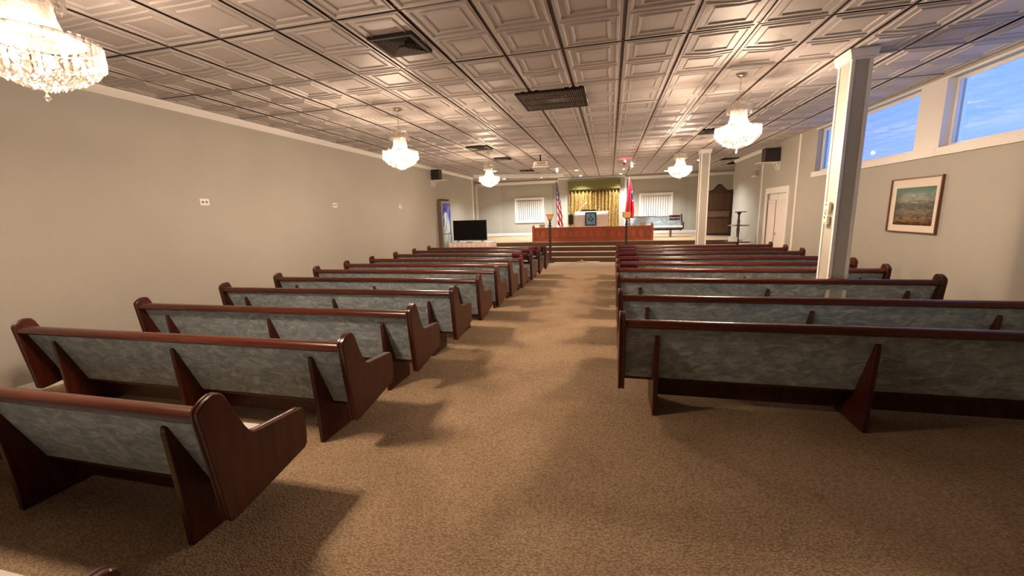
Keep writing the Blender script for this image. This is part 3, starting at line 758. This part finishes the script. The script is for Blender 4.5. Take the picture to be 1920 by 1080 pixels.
# cased stained glass panel with garland
def stained(t, uv):
    sp = t.nodes.new('ShaderNodeSeparateXYZ'); t.links.new(uv.outputs[0], sp.inputs[0])
    x = mth(t, 'MULTIPLY', mth(t, 'SUBTRACT', sp.outputs['X'], .5), 2.0); y = sp.outputs['Y']
    vor = t.nodes.new('ShaderNodeTexVoronoi'); vor.inputs['Scale'].default_value = 9
    t.links.new(uv.outputs[0], vor.inputs['Vector'])
    n = t.nodes.new('ShaderNodeTexNoise'); n.inputs['Scale'].default_value = 6; t.links.new(uv.outputs[0], n.inputs['Vector'])
    rg = ramp(t, [(.3, (.10, .30, .16)), (.45, (.55, .75, .70)), (.55, (.75, .85, .88)), (.7, (.16, .34, .38))])
    t.links.new(n.outputs['Fac'], rg.inputs[0])
    rb = ramp(t, [(.2, (.04, .04, .42)), (.6, (.18, .18, .80)), (.9, (.45, .50, .95))])
    t.links.new(vor.outputs['Distance'], rb.inputs[0])
    arch = mth(t, 'LESS_THAN', mth(t, 'ADD', mth(t, 'MULTIPLY', x, x), mth(t, 'MULTIPLY', mth(t, 'MAXIMUM', mth(t, 'SUBTRACT', y, .45), 0.0), 1.9)), .78)
    low = mth(t, 'GREATER_THAN', y, .17)
    c = mixrgb(t, mth(t, 'MULTIPLY', arch, low), rb.outputs[0], rg.outputs[0])
    bar = mth(t, 'LESS_THAN', mth(t, 'ABSOLUTE', mth(t, 'SUBTRACT', y, .46)), .012)
    return mixrgb(t, bar, c, (.20, .26, .22))
st_m = uvramp('stained_glass', stained, .25)
t = thing('stained_glass_panel', 'tall cased blue stained glass panel standing by wall behind the television', 'stained glass', (-5.95, 14.16, 0))
fr = MB().box(-.09, .06, -.42, .42, .1, 2.30)
fr.build('case', mat('case_brown', (.16, .11, .075), .5), t, bevel=.006)
cloth('glass_panel', lambda u, v: (.066, -.36+.72*u, .18+2.02*v), 2, 2, st_m, t, thick=.003)
fm = MB()
for (a, b, c_, d_) in ((-.42, .42, .1, .17), (-.42, .42, 2.21, 2.30), (-.42, -.37, .17, 2.21), (.37, .42, .17, 2.21)): fm.box(.058, .08, a, b, c_, d_)
fm.build('face_frame', mat('case_grey', (.35, .33, .30), .5), t, bevel=.004)
MB().box(-.085, .05, -.40, .40, 0, .1).build('plinth', dwood, t)
g = thing('garland', 'dark leafy garland lying on top of the cased stained glass panel', 'garland', (-5.95, 14.16, 2.30))
gm = MB(); rg_ = random.Random(2)
for k in range(70):
    p = Vector((rg_.uniform(-.08, .08), rg_.uniform(-.42, .42), rg_.uniform(.014, .05))); q = p+Vector((rg_.uniform(-.05, .05), rg_.uniform(-.07, .07), rg_.uniform(0, .05)))
    gm.tube(p, q, .012, 4, .002)
o = gm.build('leaves', greenery, g); o['kind'] = 'stuff'

# television on a skirted table
t = thing('skirted_table', 'table under a pleated pale cloth carrying the television', 'table', (-4.72, 13.6, 0))
MB().box(-.74, .74, -.30, .30, .79, .82).build('tabletop', drape_w, t, bevel=.005)
for sx_ in (-1, 1):
    for sy_ in (-1, 1): MB().tube((sx_*.66, sy_*.24, 0), (sx_*.66, sy_*.24, .79), .018).build('leg', nickel, t)
def skirt(u, v):
    per = [(-.77, -.33), (.77, -.33), (.77, .33), (-.77, .33), (-.77, -.33)]; s = u*4; i = min(3, int(s)); f = s-i
    x = per[i][0]+(per[i+1][0]-per[i][0])*f; y = per[i][1]+(per[i+1][1]-per[i][1])*f
    k = 1+.05*v*v; w = .018*math.sin(u*230)*min(1, v*6)
    nx = (0, 1, 0, -1)[i]; ny = (-1, 0, 1, 0)[i]
    return (x*k+nx*w, y*k+ny*w, .826-.80*v)
cloth('table_skirt', skirt, 240, 6, pinkcloth, t)
MB().box(-.775, .775, -.335, .335, .822, .830).build('cloth_top', drape_w, t, bevel=.003)
t = thing('television', 'black flat television standing on the skirted table', 'television', (-4.78, 13.56, .832), 0)
bz = MB().box(-.615, .615, -.02, .035, .06, .76).build('bezel', black_m, t, bevel=.006)
MB().box(-.60, .60, -.0235, -.015, .08, .75).build('screen', screen_m, bz)
for s in (-1, 1): MB().tube((s*.42, 0, .07), (s*.46, -.12, .014), .012).tube((s*.42, 0, .07), (s*.46, .12, .014), .012).build('stand_foot', black_m, t)
sb = thing('remote_control', 'slim black remote lying in front of the television', 'remote', (-4.74, 13.38, .831))
MB().box(-.11, .11, -.02, .02, 0, .016).build('body', black_m, sb, bevel=.004)
MB().box(-.09, .06, -.012, .012, .016, .018).build('buttons', slot_m, sb)

# torchere lamps at the foot of the steps
def torchere(x, y, lab, squat=False):
    t = thing('torchere_lamp', lab, 'floor lamp', (x, y, 0))
    MB().box(-.13, .13, -.13, .13, 0, .035).box(-.10, .10, -.10, .10, .035, .07).build('base', dwood, t, bevel=.006)
    MB().prism([(-.04, -.04), (.04, -.04), (.04, .04), (-.04, .04)], .07, 1.30, 'z').build('column', dwood, t, bevel=.006)
    MB().box(-.07, .07, -.07, .07, 1.30, 1.325).lathe([(.05, 1.325), (.03, 1.36), (.045, 1.40), (.03, 1.44), (.025, 1.47)], 16).build('collar', dwood, t)
    MB().lathe([(.025, 1.47), (.06, 1.49), (.07, 1.52), (.05, 1.53)], 16).build('cup', brass, t, smooth=.6)
    prof = [(.045, 1.515), (.075, 1.54), (.095, 1.60), (.115, 1.66), (.165, 1.715), (.16, 1.716), (.108, 1.665), (.085, 1.60), (.06, 1.55), (.0, 1.53)]
    if squat: prof = [(.05, 1.515), (.11, 1.53), (.135, 1.57), (.138, 1.70), (.15, 1.715), (.145, 1.717), (.13, 1.70), (.128, 1.57), (.10, 1.54), (.0, 1.53)]
    MB().lathe(prof, 20).build('glass_shade', amber, t, smooth=.7)
torchere(-2.07, 14.38, 'dark torchere floor lamp with flared amber glass beside the television-side pews')
torchere(.54, 14.3, 'dark torchere floor lamp with straight amber glass beside the window-side pews', True)
t = thing('power_strip', 'small power strip with cable lying on carpet before the steps', 'power strip', (-.95, 14.45, 0))
MB().box(-.16, .16, -.03, .03, 0, .035).build('body', tanwood, t, bevel=.006)
MB().tube((.16, 0, .014), (.42, .05, .012), .012).tube((.42, .05, .012), (.6, .02, .012), .012).build('cable', white_m, t)
MB().box(-.04, .04, -.02, .02, .035, .09).build('plug', tanwood, t, bevel=.006)

# ------------------------------------------------------------------ stage furniture
t = thing('altar_rail', 'long reddish wooden rail of arched panels along the stage edge', 'railing', (-.72, 16.05, STG))
RW = 2.25; RH = .555
bk = MB().box(-RW, RW, -.012, .02, .02, RH-.04).build('backing', cherry, t)
MB().box(-RW-.03, RW+.03, -.06, .06, RH-.035, RH).build('cap_rail', cherry, t, bevel=.008)
MB().box(-RW, RW, -.04, .04, 0, .10).build('base_rail', cherry, t, bevel=.005)
MB().box(-RW, RW, -.03, .0, RH-.085, RH-.03).build('upper_rail', cherry, t)
NA = 17; pw = 2*RW/NA
def arch_panel(w, h):
    pts = [(-w/2, 0), (w/2, 0), (w/2, h*.72)]
    for k in range(1, 8):
        a = PI*k/8; pts.append((w/2*math.cos(a), h*.72+h*.28*math.sin(a)))
    pts.append((-w/2, h*.72)); return pts
AP = MB().prism(arch_panel(pw*.64, .33), -.036, -.010, 'y').mesh('arched_panel', cherry, bevel=.008, seg=1)
for k in range(NA): obj('arched_panel', AP, bk, (-RW+pw*(k+.5), 0, .12))
for k in range(NA+1):
    x = -RW+pw*k; MB().box(x-.018, x+.018, -.024, -.010, .10, RH-.08).build('stile', cherry, t, bevel=.003)
for s in (-1, 1):
    p = MB().box(s*RW-.05, s*RW+.05, -.07, .07, 0, RH+.05).build('end_post', cherry, t, bevel=.008)
    MB().lathe([(.035, 0), (.045, .02), (.03, .05), (.0, .06)], 12).build('finial', cherry, p, (s*RW, 0, RH+.05), smooth=.7)
for x, lab in ((-2.62, 'small tan wooden box on the rail near the striped flag'), (1.2, 'small tan wooden box on the rail in front of the stage bench')):
    t = thing('wooden_box', lab, 'box', (x, 16.05, STG+RH), group='wooden boxes on the rail')
    MB().box(-.10, .10, -.055, .055, 0, .10).build('body', tanwood, t, bevel=.005)
    MB().box(-.125, .125, -.06, .06, .10, .125).build('lid', tanwood, t, bevel=.005)

t = thing('pulpit', 'wide pulpit draped in white cloth with framed blue emblem', 'pulpit', (-.74, 17.1, STG))
MB().box(-.62, .62, -.22, .22, 0, 1.10).build('body', drape_w, t, bevel=.01)
MB().box(-.67, .67, -.27, .27, 1.10, 1.135).build('top', drape_w, t, bevel=.008)
def pskirt(u, v): return (-.665+1.33*u, -.272-.008*math.sin(u*55)*v-.01*v, 1.136-1.05*v)
cloth('front_cloth', pskirt, 70, 6, drape_w, t)
e = thing('emblem_plaque', 'dark framed blue plaque with compass emblem on the pulpit front', 'plaque', (-.76, 16.79, 1.475))
fr = MB()
for (a, b, c_, d_) in ((-.225, .225, -.27, -.22), (-.225, .225, .22, .27), (-.225, -.18, -.22, .22), (.18, .225, -.22, .22)): fr.box(a, b, -.02, .02, c_, d_)
fr.build('frame', black_m, e, bevel=.004)
MB().box(-.18, .18, -.006, .006, -.22, .22).build('panel', mat('sky_blue_panel', (.13, .33, .50), .5, noise=.35, nscale=9), e)
em = MB()
em.tube((0, -.012, .11), (-.09, -.012, -.06), .012, 6).tube((0, -.012, .11), (.09, -.012, -.06), .012, 6)
em.tube((-.12, -.012, .02), (0, -.012, -.09), .014, 6).tube((.12, -.012, .02), (0, -.012, -.09), .014, 6).box(-.02, .02, -.016, -.006, .09, .13)
em.build('compass_emblem', black_m, e)
MB().lathe([(.028, 0), (.028, .004), (0, .004)], 10).build('emblem_disc', nickel, e, (0, -.012, -.005)).rotation_euler = (PI/2, 0, 0)
t = thing('pulpit_bible', 'black open book stand lying on the pulpit top', 'book', (-.86, 17.02, STG+1.136))
MB().prism([(-.3, 0), (.3, 0), (.3, .05), (.27, .065), (-.25, .055)], -.14, .14, 'y').build('cover', black_m, t, bevel=.006)
MB().box(-.26, .27, -.12, .12, .055, .07).build('pages', black_m, t)
t = thing('microphone', 'white gooseneck microphone on the pulpit', 'microphone', (-1.26, 17.0, STG+1.136))
MB().lathe([(.04, 0), (.04, .01), (.01, .015), (.0, .015)], 14).build('base', white_m, t)
m_ = MB(); pr = None
for k in range(9):
    a = k/8; p = (.26*a, 0, .012+.30*a**.8)
    if pr: m_.tube(pr, p, .011, 6)
    pr = p
m_.build('gooseneck', white_m, t)
MB().tube(pr, (pr[0]+.07, 0, pr[2]+.04), .026, 10, .02).build('capsule', white_m, t)
t = thing('stage_speaker', 'black loudspeaker on pole stand beside the pulpit', 'speaker', (-1.57, 17.0, STG))
MB().box(-.10, .10, -.11, .11, .62, 1.02).build('cabinet', black_m, t, bevel=.012)
MB().box(-.085, .085, -.118, -.108, .64, .98).build('grille', spk_m, t)
MB().tube((0, 0, .1), (0, 0, .62), .02).build('pole', black_m, t)
for k in range(3):
    a = 2*PI*k/3+.4; MB().tube((0, 0, .3), (.12*math.cos(a), .12*math.sin(a), .012), .012).build('leg', black_m, t)
MB().box(-.06, .06, -.02, .02, 1.02, 1.05).build('handle', black_m, t)

# stage bench (same joinery as the pews, facing the room)
b = make_pew(2.15, 'upholstered stage bench with pale seat facing the room', (.22, .78))
b.name = 'stage_bench'; b['category'] = 'bench'; b.location = (2.92, 18.25, STG); b.rotation_euler = (0, 0, PI)
for c in [c for c in b.children if c.name.startswith('stretcher_board')]: bpy.data.objects.remove(c, do_unlink=True)
del_ = [c for c in b.children if c.name.startswith('backrest')]
for c in del_: c.name = 'bench_backrest'
t = thing('bench_cover', 'maroon reserved cover over the end of the stage bench', 'cover', (2.62, 18.2, STG))
MB().box(-.20, .20, -.022, -.008, .68, .875).box(-.20, .20, -.008, .17, .872, .88).build('cover_cloth', maroon, t, bevel=.004)
text('lettering', 'Reserved', .09, white_m, t, (0, -.025, .775), (PI/2, 0, 0))

# flags
def us_flag(t, uv):
    sp = t.nodes.new('ShaderNodeSeparateXYZ'); t.links.new(uv.outputs[0], sp.inputs[0]); u, v = sp.outputs['X'], sp.outputs['Y']
    ph = mth(t, 'ADD', mth(t, 'MULTIPLY', u, 1.6), mth(t, 'MULTIPLY', v, -6.5))
    st = mth(t, 'GREATER_THAN', mth(t, 'SINE', mth(t, 'MULTIPLY', ph, 5.2)), 0.0)
    stripes = mixrgb(t, st, (.80, .76, .74), (.50, .02, .05))
    mp = t.nodes.new('ShaderNodeMapping'); mp.inputs['Scale'].default_value = (4.5, 22, 1); t.links.new(uv.outputs[0], mp.inputs[0])
    vo = t.nodes.new('ShaderNodeTexVoronoi'); vo.inputs['Scale'].default_value = 1; vo.inputs['Randomness'].default_value = .3; t.links.new(mp.outputs[0], vo.inputs['Vector'])
    star = mth(t, 'LESS_THAN', vo.outputs['Distance'], .36)
    union = mixrgb(t, star, (.015, .02, .10), (.8, .8, .8))
    lim = mth(t, 'ADD', .34, mth(t, 'MULTIPLY', u, .14))
    return mixrgb(t, mth(t, 'LESS_THAN', v, lim), stripes, union)
usm = uvramp('stars_and_stripes', us_flag)
def tn_flag(t, uv):
    sp = t.nodes.new('ShaderNodeSeparateXYZ'); t.links.new(uv.outputs[0], sp.inputs[0]); u, v = sp.outputs['X'], sp.outputs['Y']
    dx = mth(t, 'MULTIPLY', mth(t, 'SUBTRACT', u, .95), .42); dy = mth(t, 'SUBTRACT', v, .44)
    r = mth(t, 'SQRT', mth(t, 'ADD', mth(t, 'MULTIPLY', dx, dx), mth(t, 'MULTIPLY', dy, dy)))
    c = mixrgb(t, mth(t, 'LESS_THAN', r, .125), (.62, .01, .035), (.80, .80, .80))
    c = mixrgb(t, mth(t, 'LESS_THAN', r, .098), c, (.02, .035, .13))
    return c
tnm = uvramp('red_state_flag', tn_flag)
def flag(x, y, lab, fm, wtop, wbot, zt, zb, skew):
    t = thing('flag', lab, 'flag', (x, y, STG))
    MB().lathe([(.15, 0), (.15, .02), (.06, .05), (.03, .09), (.0, .09)], 20).build('base', brass, t, smooth=.7)
    MB().tube((0, 0, .08), (0, 0, 2.36), .014, 10).build('pole', tanwood, t)
    MB().lathe([(.0, 2.36), (.02, 2.37), (.028, 2.40), (.012, 2.44), (.0, 2.48)], 10).build('finial', brass, t, smooth=True)
    def fn(u, v):
        w = wtop+(wbot-wtop)*min(1, v*1.25)**.8
        xx = .012+(u-.15)*w+skew*v
        yy = -.02+(.02+.05*v)*math.sin(u*17+v*2)
        zz = zt-(zt-zb)*v-(.16*u*v if skew > 0 else .05*u*v)
        return (xx, yy, zz)
    cloth('banner', fn, 44, 24, fm, t, thick=.003)
flag(-2.25, 17.6, 'striped flag with stars draped on a pole beside the pulpit', usm, .05, .27, 2.40, .62, .06)
flag(.74, 17.7, 'red flag with white ringed emblem draped on a pole by the bench', tnm, .03, .36, 2.40, .85, -.12)

# curtain and valance
def damask(t, uv):
    mp = t.nodes.new('ShaderNodeMapping'); mp.inputs['Scale'].default_value = (9, 13, 1); t.links.new(uv.outputs[0], mp.inputs[0])
    vo = t.nodes.new('ShaderNodeTexVoronoi'); vo.inputs['Scale'].default_value = 1; vo.inputs['Randomness'].default_value = .25; t.links.new(mp.outputs[0], vo.inputs['Vector'])
    s = mth(t, 'SINE', mth(t, 'MULTIPLY', vo.outputs['Distance'], 19.0))
    r = ramp(t, [(.25, (.13, .07, .012)), (.5, (.29, .175, .04)), (.75, (.56, .38, .13))])
    t.links.new(mth(t, 'ADD', mth(t, 'MULTIPLY', s, .5), .5), r.inputs[0]); return r.outputs[0]
dm = uvramp('gold_damask', damask, .6)
t = thing('stage_curtain', 'gold patterned pleated curtain under an olive valance', 'curtain', (-.78, 20.28, STG))
for s in (0, 1):
    cloth('curtain_panel', lambda u, v, s=s: (-1.18+1.18*s+1.18*u, .065*math.sin(u*PI*(15 if s else 13))+.012*math.sin(u*111), 2.18-2.17*v), 150, 6, dm, t)
MB().tube((-1.20, .0, 2.165), (1.20, .0, 2.165), .015, 10).build('curtain_rod', brass, t)
t = thing('valance', 'padded olive green valance above the gold curtain', 'valance', (-.78, 20.25, 2.83))
MB().box(-1.22, 1.22, -.11, -.05, 0, .40).box(-1.22, -1.18, -.05, .12, 0, .40).box(1.18, 1.22, -.05, .12, 0, .40).box(-1.22, 1.22, -.11, .12, .40, .415).build('pelmet', valance_m, t, bevel=.008)
MB().box(-1.23, 1.23, -.118, -.108, -.005, .02).build('piping', valance_m, t)

# far windows with vertical blinds
def blind_window(x0, x1, z0, z1, k, lab, by):
    fr = MB(); w = .12
    fr.box(x0, x1, by-.05, by, z0, z0+w).box(x0, x1, by-.05, by, z1-w, z1).box(x0, x0+w, by-.05, by, z0+w, z1-w).box(x1-w, x1, by-.05, by, z0+w, z1-w)
    o = struct(fr.build('window_%d' % k, white_m, bevel=.008), lab)
    MB().box(x0+w, x1-w, by-.006, by-.002, z0+w, z1-w).build('pane', glass_m, o)
    MB().box(x0+w, x1-w, by-.075, by-.03, z1-w-.05, z1-w).build('blind_track', nickel, o)
    n_ = 12; st = (x1-x0-2*w)/n_
    sl = MB().box(-st*.41, st*.41, -.002, .002, z0+w+.01, z1-w-.04).mesh('blind_slat', asphalt_w)
    for i in range(n_): obj('blind_slat', sl, o, (x0+w+st*(i+.5), by-.045, 0), .22 if x0 > 0 else -.22)
blind_window(-4.80, -3.26, 1.30, 2.56, 4, 'white framed window with vertical blinds behind the striped flag', 20.74)
blind_window(1.34, 2.88, 1.32, 2.56, 5, 'white framed window with vertical blinds above the stage bench', 20.74)

# memorial board
t = thing('memorial_board', 'tall dark wooden plaque board with arched crest on the stage', 'plaque board', (4.33, 18.45, STG), -.10)
pts = [(-.50, .06), (.50, .06), (.50, 1.72)]
for k in range(13):
    x = .50-k/12; pts.append((x, 1.76+.24*math.exp(-(x/.20)**2)+.02*math.cos(x*12)))
pts.append((-.50, 1.72))
pn = MB().prism(pts, -.05, .05, 'y').build('panel', boardwood, t, bevel=.008)
top = MB(); prev = None
for k in range(25):
    x = -.53+1.06*k/24; p = (x, -.03, 1.79+.24*math.exp(-(x/.20)**2)+.02*math.cos(x*12))
    if prev: top.tube(prev, p, .032, 6)
    prev = p
top.build('crest_molding', dwood, t)
MB().box(-.55, .55, -.09, .07, 0, .07).build('base', dwood, t, bevel=.006)
MB().box(-.44, .40, -.085, -.045, .76, 1.00).build('name_band', bandm, t, bevel=.012)
for z0, rows in ((.12, 9), (1.06, 10)):
    for r in range(rows):
        for c_ in range(4):
            MB().box(-.42+c_*.21, -.23+c_*.21, -.058, -.048, z0+r*.064, z0+.048+r*.064).build('name_plate', platem, pn)
MB().box(-.535, -.485, -.06, .05, .08, 1.74).build('gilt_edge', goldside, t, bevel=.004)
MB().box(.485, .535, -.06, .05, .08, 1.74).build('side_post', dwood, t, bevel=.004)

# tiered table by the right wall
t = thing('tiered_table', 'dark wooden three tier round table beside the steps', 'tiered table', (3.90, 14.05, 0))
MB().lathe([(.0, .68), (.37, .68), (.385, .695), (.37, .71), (.0, .71)], 32).build('lower_tier', dwood, t)
MB().lathe([(.0, 1.19), (.30, 1.19), (.315, 1.202), (.30, 1.215), (.0, 1.215)], 32).build('middle_tier', dwood, t)
MB().lathe([(.0, 1.60), (.195, 1.60), (.208, 1.612), (.195, 1.625), (.0, 1.625)], 32).build('upper_tier', dwood, t)
MB().lathe([(.05, .12), (.06, .2), (.035, .3), (.05, .45), (.035, .6), (.06, .68), (.06, .71), (.045, .76), (.035, .9), (.05, 1.08), (.03, 1.15), (.05, 1.19), (.05, 1.215), (.035, 1.27), (.045, 1.32), (.03, 1.42), (.03, 1.52), (.07, 1.6)], 18).build('turned_column', dwood, t, smooth=.8)
for k in range(3):
    a = 2*PI*k/3+.5; MB().tube((.03*math.cos(a), .03*math.sin(a), .2), (.32*math.cos(a), .32*math.sin(a), .02), .03, 8, .02).build('leg', dwood, t)
for x, y, w, h, lab in ((3.74, 13.95, .11, .13, 'white paper box on the tiered table, against the column'), (4.10, 13.9, .12, .07, 'flat white paper box on the tiered table near the wall')):
    q = thing('paper_box', lab, 'box', (x, y, .711)); MB().box(-w, w, -.09, .09, 0, h).build('carton', white_m, q, bevel=.004)
    MB().box(-w-.004, w+.004, -.094, .094, h-.02, h+.004).build('lid', white_m, q, bevel=.003)
